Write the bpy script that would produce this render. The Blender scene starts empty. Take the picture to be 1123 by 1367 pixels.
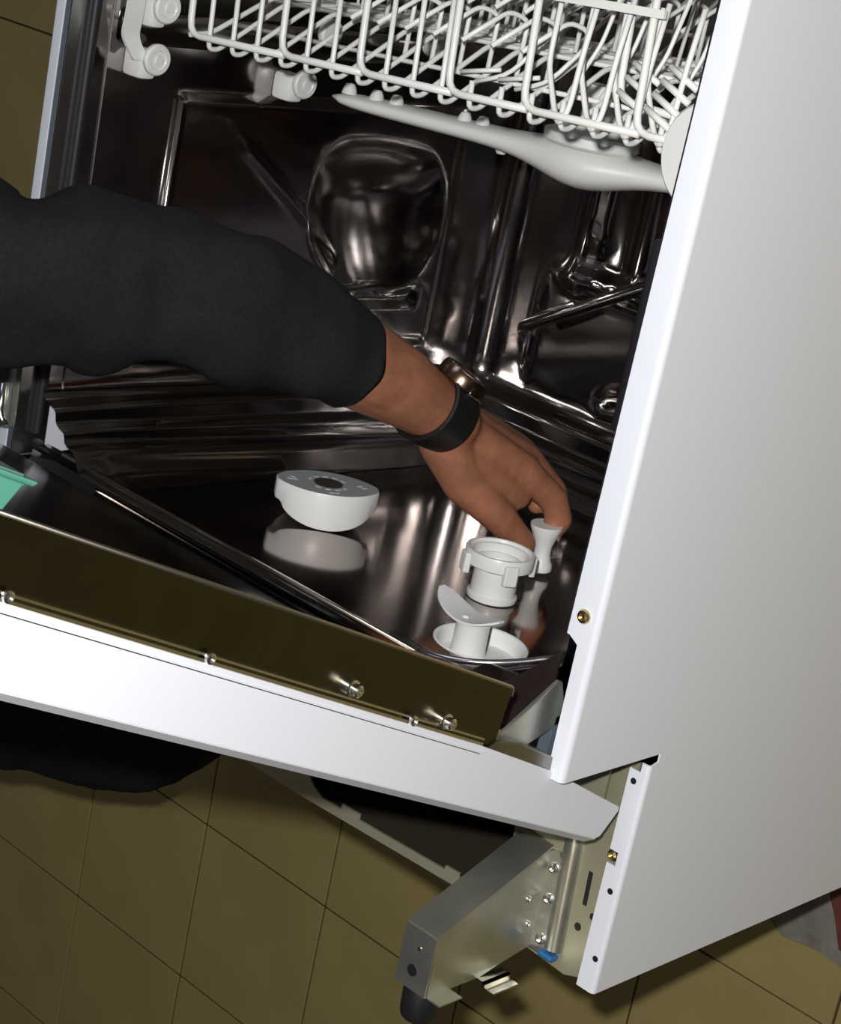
import bpy, bmesh, math, random
from mathutils import Vector, Matrix
random.seed(7)
D = bpy.data
scene = bpy.context.scene
COL = scene.collection

# ------------------------------------------------------------------ camera
# World: x = dishwasher width, y = dishwasher "up", z = real up.  The machine lies on its back on the tiles.
ZF = 0.546                                   # height of its (upward facing) front plane
cam_d = D.cameras.new('camera')
cam = D.objects.new('camera', cam_d)
COL.objects.link(cam)
RIGHT = Vector((0.70364844, 0.19038429, -0.68456753))
DOWN = Vector((0.34911233, -0.93176073, 0.09971221))
FWD = Vector((-0.6188695, -0.30915331, -0.72209748))
CAM = Vector((0.64792436, 0.70051845, 1.48114511))
m = Matrix.Identity(4)
for i in range(3):
    m[i][0] = RIGHT[i]; m[i][1] = -DOWN[i]; m[i][2] = -FWD[i]; m[i][3] = CAM[i]
cam.matrix_world = m
cam_d.sensor_fit = 'VERTICAL'
cam_d.sensor_height = 36.0
cam_d.lens = 2727.36 / 1367 * 36.0
cam_d.clip_start = 0.01
scene.camera = cam

# ------------------------------------------------------------------ world, lights, exposure
scene.view_settings.view_transform = 'Standard'
scene.view_settings.look = 'None'
scene.view_settings.gamma = 1.0
scene.view_settings.use_curve_mapping = False
scene.view_settings.exposure = 0.0
w = D.worlds.new('dim_room'); scene.world = w; w.use_nodes = True
bg = w.node_tree.nodes['Background']
bg.inputs[0].default_value = (0.95, 0.92, 1.0, 1)
bg.inputs[1].default_value = 0.034

def light(name, kind, loc, energy, color=(1, 1, 1), size=0.02, target=None, size_y=None):
    l = D.lights.new(name, kind); o = D.objects.new(name, l); COL.objects.link(o)
    o.location = loc; l.energy = energy; l.color = color
    if kind == 'AREA':
        l.shape = 'RECTANGLE'; l.size = size; l.size_y = size_y or size
    else:
        l.shadow_soft_size = size
    if target is not None:
        o.rotation_euler = (Vector(target) - Vector(loc)).to_track_quat('-Z', 'Y').to_euler()
    return o
# the camera's own flash, a few centimetres from the lens
light('camera_flash', 'POINT', CAM - DOWN * 0.055 + RIGHT * -0.03 - FWD * 0.01, 70.0, (1.0, 0.985, 0.98), 0.014)
# cool area light added for bluish glints in the steel; no window in view
light('cool_highlight_fill', 'AREA', (-0.9, 3.2, 2.3), 9.0, (0.72, 0.75, 1.0), 1.1, (-0.3, 0.3, 0.3), 1.4)
# unseen warm area light, put in to give the steel highlights
light('warm_highlight_fill', 'AREA', (0.9, -0.6, 2.7), 5.0, (1.0, 0.82, 0.6), 0.5, (-0.3, 0.2, 0.2), 0.5)

# ------------------------------------------------------------------ materials
def mat(name, color, rough=0.5, metal=0.0, noise=0.0, nscale=40.0, bump=0.0, bscale=60.0, spec=0.5, coat=0.0, rnoise=0.0, color2=None):
    mt = D.materials.new(name); mt.use_nodes = True
    nt = mt.node_tree; p = nt.nodes['Principled BSDF']
    p.inputs['Base Color'].default_value = (*color, 1)
    p.inputs['Roughness'].default_value = rough
    p.inputs['Metallic'].default_value = metal
    p.inputs['Specular IOR Level'].default_value = spec
    if coat: p.inputs['Coat Weight'].default_value = coat
    tc = nt.nodes.new('ShaderNodeTexCoord')
    if noise or color2 or rnoise:
        n = nt.nodes.new('ShaderNodeTexNoise'); n.inputs['Scale'].default_value = nscale; n.inputs['Detail'].default_value = 5
        nt.links.new(tc.outputs['Object'], n.inputs['Vector'])
        if noise or color2:
            r = nt.nodes.new('ShaderNodeValToRGB')
            c2 = color2 or tuple(min(1, c * (1 + noise)) for c in color)
            c1 = color if color2 else tuple(c * (1 - noise) for c in color)
            r.color_ramp.elements[0].position = 0.3; r.color_ramp.elements[1].position = 0.7
            r.color_ramp.elements[0].color = (*c1, 1); r.color_ramp.elements[1].color = (*c2, 1)
            nt.links.new(n.outputs['Fac'], r.inputs['Fac']); nt.links.new(r.outputs['Color'], p.inputs['Base Color'])
        if rnoise:
            mr = nt.nodes.new('ShaderNodeMapRange')
            mr.inputs['To Min'].default_value = max(0.02, rough - rnoise); mr.inputs['To Max'].default_value = rough + rnoise
            nt.links.new(n.outputs['Fac'], mr.inputs['Value']); nt.links.new(mr.outputs['Result'], p.inputs['Roughness'])
    if bump:
        n2 = nt.nodes.new('ShaderNodeTexNoise'); n2.inputs['Scale'].default_value = bscale; n2.inputs['Detail'].default_value = 3
        b = nt.nodes.new('ShaderNodeBump'); b.inputs['Strength'].default_value = 1.0; b.inputs['Distance'].default_value = bump
        nt.links.new(tc.outputs['Object'], n2.inputs['Vector']); nt.links.new(n2.outputs['Fac'], b.inputs['Height'])
        nt.links.new(b.outputs['Normal'], p.inputs['Normal'])
    return mt
M = {
 'enamel': mat('white_enamel', (0.775, 0.808, 0.868), 0.34, bump=0.00004, bscale=500, spec=0.4),
 'steel': mat('stainless_steel', (0.44, 0.415, 0.40), 0.12, 1.0, bump=0.0006, bscale=8, rnoise=0.04, nscale=14),
 'steel_floor': mat('polished_steel', (0.35, 0.305, 0.285), 0.09, 1.0, bump=0.0002, bscale=7, rnoise=0.03, nscale=9),
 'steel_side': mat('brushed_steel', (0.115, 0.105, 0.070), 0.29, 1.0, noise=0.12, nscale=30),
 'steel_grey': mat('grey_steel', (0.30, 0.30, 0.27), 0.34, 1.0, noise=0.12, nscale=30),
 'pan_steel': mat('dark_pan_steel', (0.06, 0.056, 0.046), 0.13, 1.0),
 'flange_steel': mat('warm_flange_steel', (0.30, 0.21, 0.17), 0.42, 1.0, noise=0.25, nscale=25),
 'bronze': mat('bronze_case', (0.36, 0.24, 0.17), 0.22, 1.0),
 'lip_steel': mat('dull_steel_edge', (0.50, 0.45, 0.36), 0.3, 1.0),
 'steel_bright': mat('bright_steel', (0.78, 0.77, 0.75), 0.22, 1.0),
 'zinc': mat('galvanised_zinc', (0.60, 0.61, 0.54), 0.37, 0.93, noise=0.14, nscale=22, rnoise=0.08),
 'zinc_warm': mat('galvanised_zinc_yellowed', (0.43, 0.415, 0.29), 0.42, 0.5, noise=0.1, nscale=18),
 'zinc_blue': mat('blued_zinc', (0.42, 0.52, 0.60), 0.35, 0.8, noise=0.1, nscale=20),
 'rubber': mat('black_rubber', (0.012, 0.012, 0.014), 0.5),
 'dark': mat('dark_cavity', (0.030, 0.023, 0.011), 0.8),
 'plastic': mat('white_plastic', (0.77, 0.78, 0.755), 0.36),
 'plastic_grey': mat('grey_plastic', (0.33, 0.345, 0.335), 0.55, noise=0.05, nscale=60),
 'print': mat('pale_print', (0.62, 0.64, 0.63), 0.5),
 'wire': mat('coated_wire', (0.82, 0.83, 0.78), 0.34),
 'arm_plastic': mat('spray_arm_plastic', (0.72, 0.73, 0.69), 0.42),
 'mint': mat('mint_plastic', (0.09, 0.30, 0.225), 0.45),
 'mint_dark': mat('mint_plastic_inside', (0.10, 0.20, 0.16), 0.5),
 'blue_plastic': mat('blue_plastic', (0.02, 0.13, 0.32), 0.4),
 'brass': mat('yellow_passivated_steel', (0.62, 0.52, 0.26), 0.3, 1.0),
 'cloth': mat('black_jersey', (0.0135, 0.0152, 0.0158), 0.92, noise=0.2, nscale=420, bump=0.0006, bscale=900, spec=0.15),
 'trouser': mat('black_trouser_cloth', (0.011, 0.013, 0.016), 0.95, noise=0.25, nscale=300, bump=0.0006, bscale=700, spec=0.1),
 'skin': mat('skin', (0.335, 0.138, 0.076), 0.52, noise=0.18, nscale=55, bump=0.00045, bscale=260, spec=0.3),
 'nail': mat('fingernail', (0.42, 0.22, 0.16), 0.35),
 'hair': mat('dark_hair', (0.02, 0.014, 0.01), 0.6),
 'strap': mat('black_leather', (0.012, 0.011, 0.010), 0.42, bump=0.0004, bscale=300),
 'tile': mat('olive_tile', (0.305, 0.245, 0.096), 0.5, noise=0.07, nscale=9, bump=0.0002, bscale=120, spec=0.3, rnoise=0.08),
 'grout': mat('dark_grout', (0.05, 0.028, 0.012), 0.9),
 'grout_pale': mat('pale_grout', (0.30, 0.26, 0.12), 0.9),
 'concrete': mat('rough_concrete', (0.13, 0.12, 0.10), 0.95, nscale=35, color2=(0.23, 0.215, 0.19), bump=0.002, bscale=60),
 'redwood': mat('red_brown_wood', (0.12, 0.035, 0.025), 0.6, noise=0.3, nscale=30),
 'eye': mat('eye', (0.6, 0.58, 0.55), 0.2), 'shoe': mat('shoe_leather', (0.02, 0.015, 0.012), 0.4),
}

# ------------------------------------------------------------------ helpers
def link(name, me, mt, parent=None, smooth=False, sharp=None):
    o = D.objects.new(name, me); COL.objects.link(o)
    if mt: me.materials.append(M[mt])
    if smooth:
        for p in me.polygons: p.use_smooth = True
        if sharp is not None:
            me.set_sharp_from_angle(angle=math.radians(sharp))
    if parent: 
        o.parent = parent
        o.matrix_parent_inverse = parent.matrix_world.inverted()
    return o
def obj(name, bm, mt, parent=None, smooth=False, sharp=None):
    me = D.meshes.new(name)
    bmesh.ops.recalc_face_normals(bm, faces=bm.faces)
    bm.to_mesh(me); bm.free()
    return link(name, me, mt, parent, smooth, sharp)
def thing(name, label, cat, loc=(0, 0, 0), group=None):
    o = D.objects.new(name, None); COL.objects.link(o); o.location = loc
    o.empty_display_size = 0.05
    o['label'] = label; o['category'] = cat
    if group: o['group'] = group
    bpy.context.view_layer.update()
    return o
def tag(o, label, cat, group=None):
    o['label'] = label; o['category'] = cat
    if group: o['group'] = group
    return o
def box(bm, lo, hi, bev=0.0, mtx=None):
    r = bmesh.ops.create_cube(bm, size=1.0)
    c = [(a + b) / 2 for a, b in zip(lo, hi)]; s = [abs(b - a) for a, b in zip(lo, hi)]
    for v in r['verts']:
        v.co = Vector((v.co.x * s[0] + c[0], v.co.y * s[1] + c[1], v.co.z * s[2] + c[2]))
    if bev:
        es = list({e for v in r['verts'] for e in v.link_edges})
        rr = bmesh.ops.bevel(bm, geom=es, offset=bev, segments=2, affect='EDGES', profile=0.5)
        vs = list({v for f in rr['faces'] for v in f.verts} | {v for v in r['verts'] if v.is_valid})
    else:
        vs = r['verts']
    if mtx: 
        for v in vs: v.co = mtx @ v.co
    return vs
def loft(bm, rings, cap0=True, cap1=True):
    vr = [[bm.verts.new(p) for p in r] for r in rings]
    n = len(vr[0])
    for a, b in zip(vr, vr[1:]):
        for i in range(n):
            j = (i + 1) % n
            bm.faces.new((a[i], a[j], b[j], b[i]))
    if cap0: bm.faces.new(vr[0][::-1])
    if cap1: bm.faces.new(vr[-1])
    return vr
def frame(t, ref=Vector((0, 0, 1))):
    t = t.normalized()
    if abs(t.dot(ref)) > 0.98: ref = Vector((1, 0, 0))
    a = ref.cross(t).normalized(); b = t.cross(a)
    return a, b
def fillet(pts, r, n=3):
    pts = [Vector(p) for p in pts]
    if r <= 0: return pts
    out = [pts[0]]
    for p0, p1, p2 in zip(pts, pts[1:], pts[2:]):
        d0 = (p0 - p1); d2 = (p2 - p1)
        k = min(r, d0.length * 0.45, d2.length * 0.45)
        a = p1 + d0.normalized() * k; b = p1 + d2.normalized() * k
        for i in range(n + 1):
            t = i / n
            out.append(a * (1 - t) ** 2 + p1 * 2 * t * (1 - t) + b * t * t)
    out.append(pts[-1])
    return out
def tube(bm, pts, r, seg=8, fil=0.0):
    pts = fillet(pts, fil) if fil else [Vector(p) for p in pts]
    rings = []; a = None
    for i, p in enumerate(pts):
        t = (pts[min(i + 1, len(pts) - 1)] - pts[max(i - 1, 0)]).normalized()
        if a is None: a, b = frame(t)
        else:
            a = (a - t * a.dot(t)).normalized(); b = t.cross(a)
        rr = r[i] if isinstance(r, (list, tuple)) else r
        rings.append([p + (a * math.cos(2 * math.pi * k / seg) + b * math.sin(2 * math.pi * k / seg)) * rr for k in range(seg)])
    loft(bm, rings)
def lathe(bm, prof, axis_o, axis_d, seg=32, ang=None):
    """prof: list of (radius, height) along axis_d from axis_o; closed at the ends when radius 0."""
    d = Vector(axis_d).normalized(); a, b = frame(d); o = Vector(axis_o)
    rings = []
    for r, h in prof:
        r = max(r, 1e-5)
        rings.append([o + d * h + (a * math.cos(2 * math.pi * k / seg) + b * math.sin(2 * math.pi * k / seg)) * r for k in range(seg)])
    loft(bm, rings)
def prism_x(bm, poly, x0, x1):
    """polygon in (y, z) extruded along x"""
    loft(bm, [[(x0, y, z) for y, z in poly], [(x1, y, z) for y, z in poly]])
def prism_z(bm, poly, z0, z1):
    loft(bm, [[(x, y, z0) for x, y in poly], [(x, y, z1) for x, y in poly]])
def sheet_y(bm, prof, y0, y1, th):
    """profile (x,z) polyline swept along y, with thickness th to its left"""
    pts = [Vector((x, 0, z)) for x, z in prof]
    inner = []
    for i, p in enumerate(pts):
        t = (pts[min(i + 1, len(pts) - 1)] - pts[max(i - 1, 0)]).normalized()
        inner.append(p + Vector((-t.z, 0, t.x)) * th)
    loopp = pts + inner[::-1]
    loft(bm, [[(p.x, y0, p.z) for p in loopp], [(p.x, y1, p.z) for p in loopp]])
def arc(cx, cy, r, a0, a1, n=6):
    return [(cx + r * math.cos(math.radians(a0 + (a1 - a0) * i / n)), cy + r * math.sin(math.radians(a0 + (a1 - a0) * i / n))) for i in range(n + 1)]
def bevel_mod(o, wdt, seg=2, ang=35):
    b = o.modifiers.new('edge_bevel', 'BEVEL'); b.width = wdt; b.segments = seg; b.limit_method = 'ANGLE'; b.angle_limit = math.radians(ang)
    return o
def smooth(e0, e1, x):
    t = max(0.0, min(1.0, (x - e0) / (e1 - e0))); return t * t * (3 - 2 * t)

# ================================================================== FLOOR
fl = bmesh.new(); box(fl, (-3.4, -2.6, -0.05), (2.4, 2.4, -0.0022))
floor = obj('floor', fl, 'grout'); floor['kind'] = 'structure'; floor['label'] = 'floor of olive brown square tiles'
TS, OX, OY = 0.2, -1.043, -0.3999
tm = bmesh.new(); box(tm, (0.0012, 0.0012, -0.008), (TS - 0.0012, TS - 0.0012, 0.0), 0.0008)
tme = D.meshes.new('tile'); bmesh.ops.recalc_face_normals(tm, faces=tm.faces); tm.to_mesh(tme); tm.free(); tme.materials.append(M['tile'])
for i in range(-5, 8):
    for j in range(-4, 9):
        if (i, j) == (4, 1): continue                      # the tile that is missing (rough patch)
        o = D.objects.new('tile', tme); COL.objects.link(o); o.parent = floor
        o.location = (OX + i * TS, OY + j * TS, random.uniform(-0.0004, 0.0002))
# the rest of the tiled floor, too far off to see singly
fm = bmesh.new()
for i in range(-11, 17):
    for j in range(-11, 12):
        if -5 <= i < 8 and -4 <= j < 9: continue
        box(fm, (OX + i * TS + .0012, OY + j * TS + .0012, -.008), (OX + (i + 1) * TS - .0012, OY + (j + 1) * TS - .0012, 0))
o = obj('tile_field', fm, 'tile', floor); o['kind'] = 'stuff'
# broken tile: the remaining piece and the bare screed beside it
bt = bmesh.new()
x0, y0 = OX + 4 * TS, OY + TS
prism_z(bt, [(x0 + .001, y0 + .001), (x0 + TS - .001, y0 + .001), (x0 + TS - .001, y0 + .058), (x0 + .165, y0 + .061), (x0 + .13, y0 + .056), (x0 + .118, y0 + .064), (x0 + .09, y0 + .075), (x0 + .05, y0 + .12), (x0 + .001, y0 + .15)], -0.008, 0.0)
obj('broken_tile', bt, 'tile', floor)
bm = bmesh.new(); N = 22
vv = [[bm.verts.new((x0 + .03 + .175 * i / N, y0 + .045 + .15 * j / N, -0.0010 + random.uniform(-.0009, .0010))) for j in range(N + 1)] for i in range(N + 1)]
for i in range(N):
    for j in range(N): bm.faces.new((vv[i][j], vv[i + 1][j], vv[i + 1][j + 1], vv[i][j + 1]))
obj('bare_screed', bm, 'concrete', floor, True)
bm = bmesh.new(); box(bm, (OX - .0017, -0.36, -0.006), (OX + .0017, 0.1, 0.0004)); obj('pale_joint', bm, 'grout_pale', floor)
bm = bmesh.new()
prism_z(bm, [(-0.079, -0.07), (-0.076, -0.083), (-0.0655, -0.1000), (-0.0545, -0.124), (-0.03, -0.128), (0.02, -0.11), (-0.03, -0.04)], -0.0005, 0.006)
o = obj('wood_chip', bm, 'redwood'); bevel_mod(o, .0015)
tag(o, 'red brown scrap of wood lying on the bare screed by the white side panel', 'wood')

# ================================================================== DISHWASHER
dw = thing('dishwasher', 'white dishwasher lying on its back with the door open and steel tub showing', 'dishwasher', (-.3, .4, 0))
TOP = 0.845
# --- right side panel: outer plate, rolled front edge, flange with hinge cut-out, recessed plinth strip
bm = bmesh.new()
r = .004
roll = arc(-r, ZF - r, r, 90, 0, 6)                       # from front flange round to the outer plate
yb = .1805
def flange_x(y): return -.0213 + .0043 * max(0, (y - .29)) / .355
# flange: slightly tapering towards the top
def strip(pts_lo, pts_hi, y0, y1, th=.0012):
    def lp(pts): 
        P = [Vector((x, 0, z)) for x, z in pts]; inn = []
        for i, p in enumerate(P):
            t_ = (P[min(i + 1, len(P) - 1)] - P[max(i - 1, 0)]).normalized(); inn.append(p + Vector((t_.z, 0, -t_.x)) * th)
        return P + inn[::-1]
    loft(bm, [[(p.x, y0, p.z) for p in lp(pts_lo)], [(p.x, y1, p.z) for p in lp(pts_hi)]])
strip([(flange_x(.272), ZF)] + roll, [(flange_x(TOP), ZF)] + roll, .272, TOP)
strip([(-.0122, ZF)] + roll, [(-.0122, ZF)] + roll, yb, .268)
strip([(-.0122, ZF)] + roll, [(flange_x(.272) + .002, ZF)] + roll, .268, .272)
ZR = .454
roll2 = arc(-.003, ZR - .003, .003, 90, 0, 4)
for xx, ya, yc in ((-.0146, .0032, .0965), (-.0076, .0965, .1065), (-.0146, .1065, .166), (-.006, .166, .173)):
    strip([(xx, ZR)] + roll2, [(xx, ZR)] + roll2, ya, yc)
prism_x(bm, [(.0032, .004), (TOP, .004), (TOP, ZF - r), (yb, ZF - r), (yb, .4455), (.1745, .4455), (.173, .451), (.0032, .451)], -.0012, 0)
o = obj('side_panel', bm, 'enamel', dw, True, 30)
for i, (x, y, rr) in enumerate([(-.0095, .1583, .0022), (-.0063, .0786, .0022), (-.0048, .0283, .0022)]):
    bm = bmesh.new(); lathe(bm, [(0, 0), (rr, 0), (rr, .0006), (0, .0006)], (x, y, ZR - .0002), (0, 0, 1), 14)
    obj('hole', bm, 'rubber', o)
# flange screw
def screw(name, loc, axis, r, mt, parent, h=.0022):
    bm = bmesh.new()
    lathe(bm, [(0, 0), (r, 0), (r, h * .35), (r * .85, h * .8), (r * .5, h), (r * .5, h * .55), (0, h * .55)], loc, axis, 18)
    return obj(name, bm, mt, parent, True, 40)
screw('screw', (-.0115, .2869, ZF), (0, 0, 1), .0046, 'brass', dw, .003)
screw('screw', (-.0125, .1022, ZR - .004), (0, 0, 1), .0042, 'brass', dw, .004)
# --- left side panel
bm = bmesh.new()
rollL = arc(-.5945, ZF - .0035, .0035, 90, 180, 5)
sheet_y(bm, [(-.5862, ZF)] + rollL + [(-.598, .004)], yb, TOP, .0012)
sheet_y(bm, [(-.598, .4405), (-.598, .004)], .0032, yb, .0012)
obj('side_panel', bm, 'enamel', dw, True, 30)
bm = bmesh.new()
box(bm, (-.5972, TOP - .004, .01), (-.001, TOP, ZF - .002)); obj('top_cover', bm, 'zinc', dw)
bm = bmesh.new()
box(bm, (-.5965, .0045, .0015), (-.0015, TOP - .005, .006)); obj('back_cover', bm, 'zinc', dw)
# --- steel front frame on the left, gasket strips
bm = bmesh.new()
box(bm, (-.5853, .19, ZF - .006), (-.5785, .83, ZF - .0006), .0006); obj('frame_channel', bm, 'zinc_blue', dw)
bm = bmesh.new()
box(bm, (-.5785, .19, ZF - .03), (-.5765, .83, ZF + .0008), .0005)
obj('front_frame', bm, 'steel_bright', dw)
bm = bmesh.new()
tube(bm, [(-.573, .208, .528), (-.573, .82, .528)], .0045, 8)
obj('door_gasket', bm, 'rubber', dw, True, 50)
bm = bmesh.new()
box(bm, (-.0330, .396, .518), (-.0222, .512, .536), .003)
obj('door_gasket', bm, 'rubber', dw, True, 50)
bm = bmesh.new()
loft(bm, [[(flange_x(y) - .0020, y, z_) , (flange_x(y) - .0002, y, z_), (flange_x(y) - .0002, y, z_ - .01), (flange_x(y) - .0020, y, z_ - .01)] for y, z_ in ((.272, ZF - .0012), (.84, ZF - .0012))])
obj('flange_seal', bm, 'rubber', dw)  # black gasket strip filling the gap beside the flange

# --- tub: pressed walls with embossings, stepped foot, basin floor
XL, XR, ZB, RC = -.57, -.03, .021, .030
path = []                                                   # (x, z, nx, nz, run, coord)
n1 = 110
for i in range(n1 + 1):
    z = .53 - (.53 - (ZB + RC)) * i / n1; path.append((XL, z, 1, 0, 'L', z))
for i in range(1, 16):
    a = math.radians(180 + 90 * i / 16); path.append((XL + RC + RC * math.cos(a), ZB + RC + RC * math.sin(a), -math.cos(a), -math.sin(a), 'C', 0))
n2 = 100
for i in range(n2 + 1):
    x = XL + RC + (XR - XL - 2 * RC) * i / n2; path.append((x, ZB, 0, 1, 'B', x))
for i in range(1, 16):
    a = math.radians(270 + 90 * i / 16); path.append((XR - RC + RC * math.cos(a), ZB + RC + RC * math.sin(a), -math.cos(a), -math.sin(a), 'C', 0))
for i in range(40 + 1):
    z = ZB + RC + (.53 - ZB - RC) * i / 40; path.append((XR, z, -1, 0, 'R', z))
def seg_d(y, z, a, b):
    ax, ay = a; bx, by = b; t = ((y - ax) * (bx - ax) + (z - ay) * (by - ay)) / ((bx - ax) ** 2 + (by - ay) ** 2)
    t = max(0, min(1, t)); return math.hypot(y - ax - t * (bx - ax), z - ay - t * (by - ay))
def disp(run, c, y):
    d = 0.0
    if run == 'L':
        z = c
        k = smooth(.436, .442, z); kb = smooth(.100, .112, z)
        inside = (1 - k) * kb * (1 - smooth(.4745, .481, y)) * smooth(.262, .27, y)
        d += .0030 * inside
        d += .0022 * math.exp(-(seg_d(y, z, (.442, .368), (.345, .232)) / .0032) ** 2)
        # scooped water inlet pressing
        q = ((y - .392) / .082) ** 2 + ((z - .198 - .12 * (y - .39)) / .084) ** 2
        if q < 1: d -= .0215 * (1 - q) ** .85 * (1 - .85 * smooth(.395, .462, y))
        d -= .006 * smooth(.300, .305, y) * (1 - smooth(.313, .317, y)) * smooth(.128, .133, z) * (1 - smooth(.225, .24, z))
    if run == 'B':
        x = c
        d += .010 * math.exp(-((x + .470) / .012) ** 2) * smooth(.33, .36, y)
        d += .008 * math.exp(-((x + .405) / .016) ** 2) * smooth(.34, .37, y)
        ridge = .352 + .02 * (x + .5) 
        d += .011 * math.exp(-((y - ridge) / .011) ** 2) * smooth(-.515, -.47, x)
        for (bx, by, br) in [(-.462, .392, .006), (-.447, .388, .005), (-.468, .40, .005), (-.52, .277, .005), (-.505, .246, .004), (-.468, .236, .012), (-.475, .366, .006), (-.44, .354, .007)]:
            d += .25 * br * math.exp(-((x - bx) ** 2 + (y - by) ** 2) / br ** 2)
        q = math.hypot(x + .398, y - .235)
        d += .003 * math.exp(-((q - .026) / .007) ** 2)
        d += .004 * math.exp(-((x + .512) / .004) ** 2) * smooth(.24, .26, y) * (1 - smooth(.32, .36, y))
    return d
ys = [.82 - i * .0050 for i in range(115)]                   # down to .2496
levels = [(y, 0.0, True) for y in ys] + [(.244, .001, False), (.239, .004, False), (.236, .010, False), (.2345, .017, False), (.231, .020, False), (.225, .0215, False),
          (.2225, .024, False), (.221, .031, False), (.2175, .034, False), (.2125, .0355, False), (.2105, .039, False), (.209, .047, False), (.204, .051, False), (.1935, .060, False)]
def place(q, ins):
    """a point of the wall path moved inwards by ins, corners kept round"""
    x, z, nx, nz, run, c = q
    r_ = max(RC - ins, .012)
    lo, hi, bz = XL + ins + r_, XR - ins - r_, ZB + ins + r_
    if run == 'L': return XL + ins, max(z, bz)
    if run == 'R': return XR - ins, max(z, bz)
    if run == 'B': return min(max(x, lo), hi), ZB + ins
    return ((lo if x < -.3 else hi) - nx * r_, bz - nz * r_)
def yfloor(z): return .177 + .0105 * (z - .09) / .41
bm = bmesh.new(); rows = []
for (y, ins, wall) in levels:
    row = []
    for q in path:
        run, c = q[4], q[5]
        d = disp(run, c, y) if wall else 0
        yy = y
        if not wall:
            k = (.25 - y) / .05
            back = max(0, (.5 - q[1])) if run in 'LRC' else .47
            yy = y - .075 * back * min(1, k)
        x, z = place(q, ins)
        row.append(bm.verts.new((x + q[2] * d, yy, z + q[3] * d)))
    rows.append(row)
last = []
for q in path:
    x, z = place(q, .083)
    last.append(bm.verts.new((x, yfloor(min(z, .505)), z)))
rows.append(last)
for a, b in zip(rows, rows[1:]):
    for i in range(len(a) - 1): bm.faces.new((a[i], a[i + 1], b[i + 1], b[i]))
# top of the tub
bm.faces.new(rows[0])
tub = obj('tub', bm, 'steel', dw, True, 60)
# basin floor with front sill
RCX, RCZ, RCR = -.167, .4395, .0322                        # salt opening
bm = bmesh.new(); rws = []
prof = [(.500, yfloor(.500)), (.506, .1895), (.511, .1935), (.515, .1965), (.520, .1975), (.527, .1972), (.532, .194), (.534, .186), (.534, .165)]
for z, y in prof:
    xs = [-.4875 + .375 * i / 24 for i in range(25)]
    rws.append([bm.verts.new((x, y - (0.0005), z)) for x in xs])
for a, b in zip(rws, rws[1:]):
    for i in range(24): bm.faces.new((a[i], a[i + 1], b[i + 1], b[i]))
outer = [bm.verts.new((x, yfloor(z) - .0005, z)) for x, z in ((-.4875, .500), (-.4875, .1035), (-.1125, .1035), (-.1125, .500))]
inner = [bm.verts.new((RCX + RCR * math.cos(2 * math.pi * k / 48), yfloor(RCZ + RCR * math.sin(2 * math.pi * k / 48)) - .0005, RCZ + RCR * math.sin(2 * math.pi * k / 48))) for k in range(48)]
ed = [bm.edges.new((p[i], p[(i + 1) % len(p)])) for p in (outer, inner) for i in range(len(p))]
bmesh.ops.triangle_fill(bm, use_beauty=True, use_dissolve=False, edges=ed, normal=(0, 1, 0))
obj('tub_floor', bm, 'steel_floor', dw, True, 60)
# front sill lip runs the full width
bm = bmesh.new()
prism_x(bm, [(.1962, .512), (.1985, .517), (.1985, .525), (.1955, .531), (.185, .534), (.165, .534), (.165, .512)], -.57, -.128)
o = obj('front_sill', bm, 'steel', dw, True, 40)
bm = bmesh.new()
prism_x(bm, [(.187, .44), (.2, .445), (.205, .5), (.2, .53), (.17, .534), (.17, .44)], -.112, -.03)
o = obj('front_sill', bm, 'steel', dw, True, 40)
bm = bmesh.new()
loft(bm, [[(-.135, .196, .5305), (-.135, .17, .5325), (-.135, .17, .529)], [(-.105, .202, .5305), (-.105, .18, .534), (-.105, .18, .529)], [(-.070, .216, .529), (-.070, .185, .534), (-.070, .185, .527)], [(-.034, .252, .528), (-.034, .20, .533), (-.034, .20, .526)]])
obj('corner_flange', bm, 'flange_steel', dw, True, 60)
for k_, (dy, dzz, rr) in enumerate(((0, 0, .0022), (-.0045, .009, .0016), (-.009, .017, .0013))):
    bm = bmesh.new(); tube(bm, [(-.185, .1975 + dy * .3, .5145 + dzz * .6), (-.140, .1990 + dy, .5130 + dzz), (-.115, .2035 + dy, .4990 + dzz), (-.098, .2085 + dy, .478 + dzz), (-.080, .2170 + dy, .455 + dzz)], rr, 8, .02); obj('corner_bead', bm, 'steel_bright' if k_ == 0 else 'steel', dw, True)
bm = bmesh.new(); tube(bm, [(-.545, .1990, .5215), (-.155, .1990, .5215)], .0011, 8); obj('sill_bead', bm, 'lip_steel', dw, True)
# fine cast line of the left wall corner
bm = bmesh.new(); tube(bm, [(-.5693, .235, .511), (-.5693, .82, .5165)], .0007, 6); obj('corner_bead', bm, 'steel_bright', dw)
bm = bmesh.new(); tube(bm, [(-.5655, .272, .4400), (-.5655, .474, .4400)], .0019, 8); obj('embossed_edge', bm, 'steel_bright', dw, True)
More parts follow.
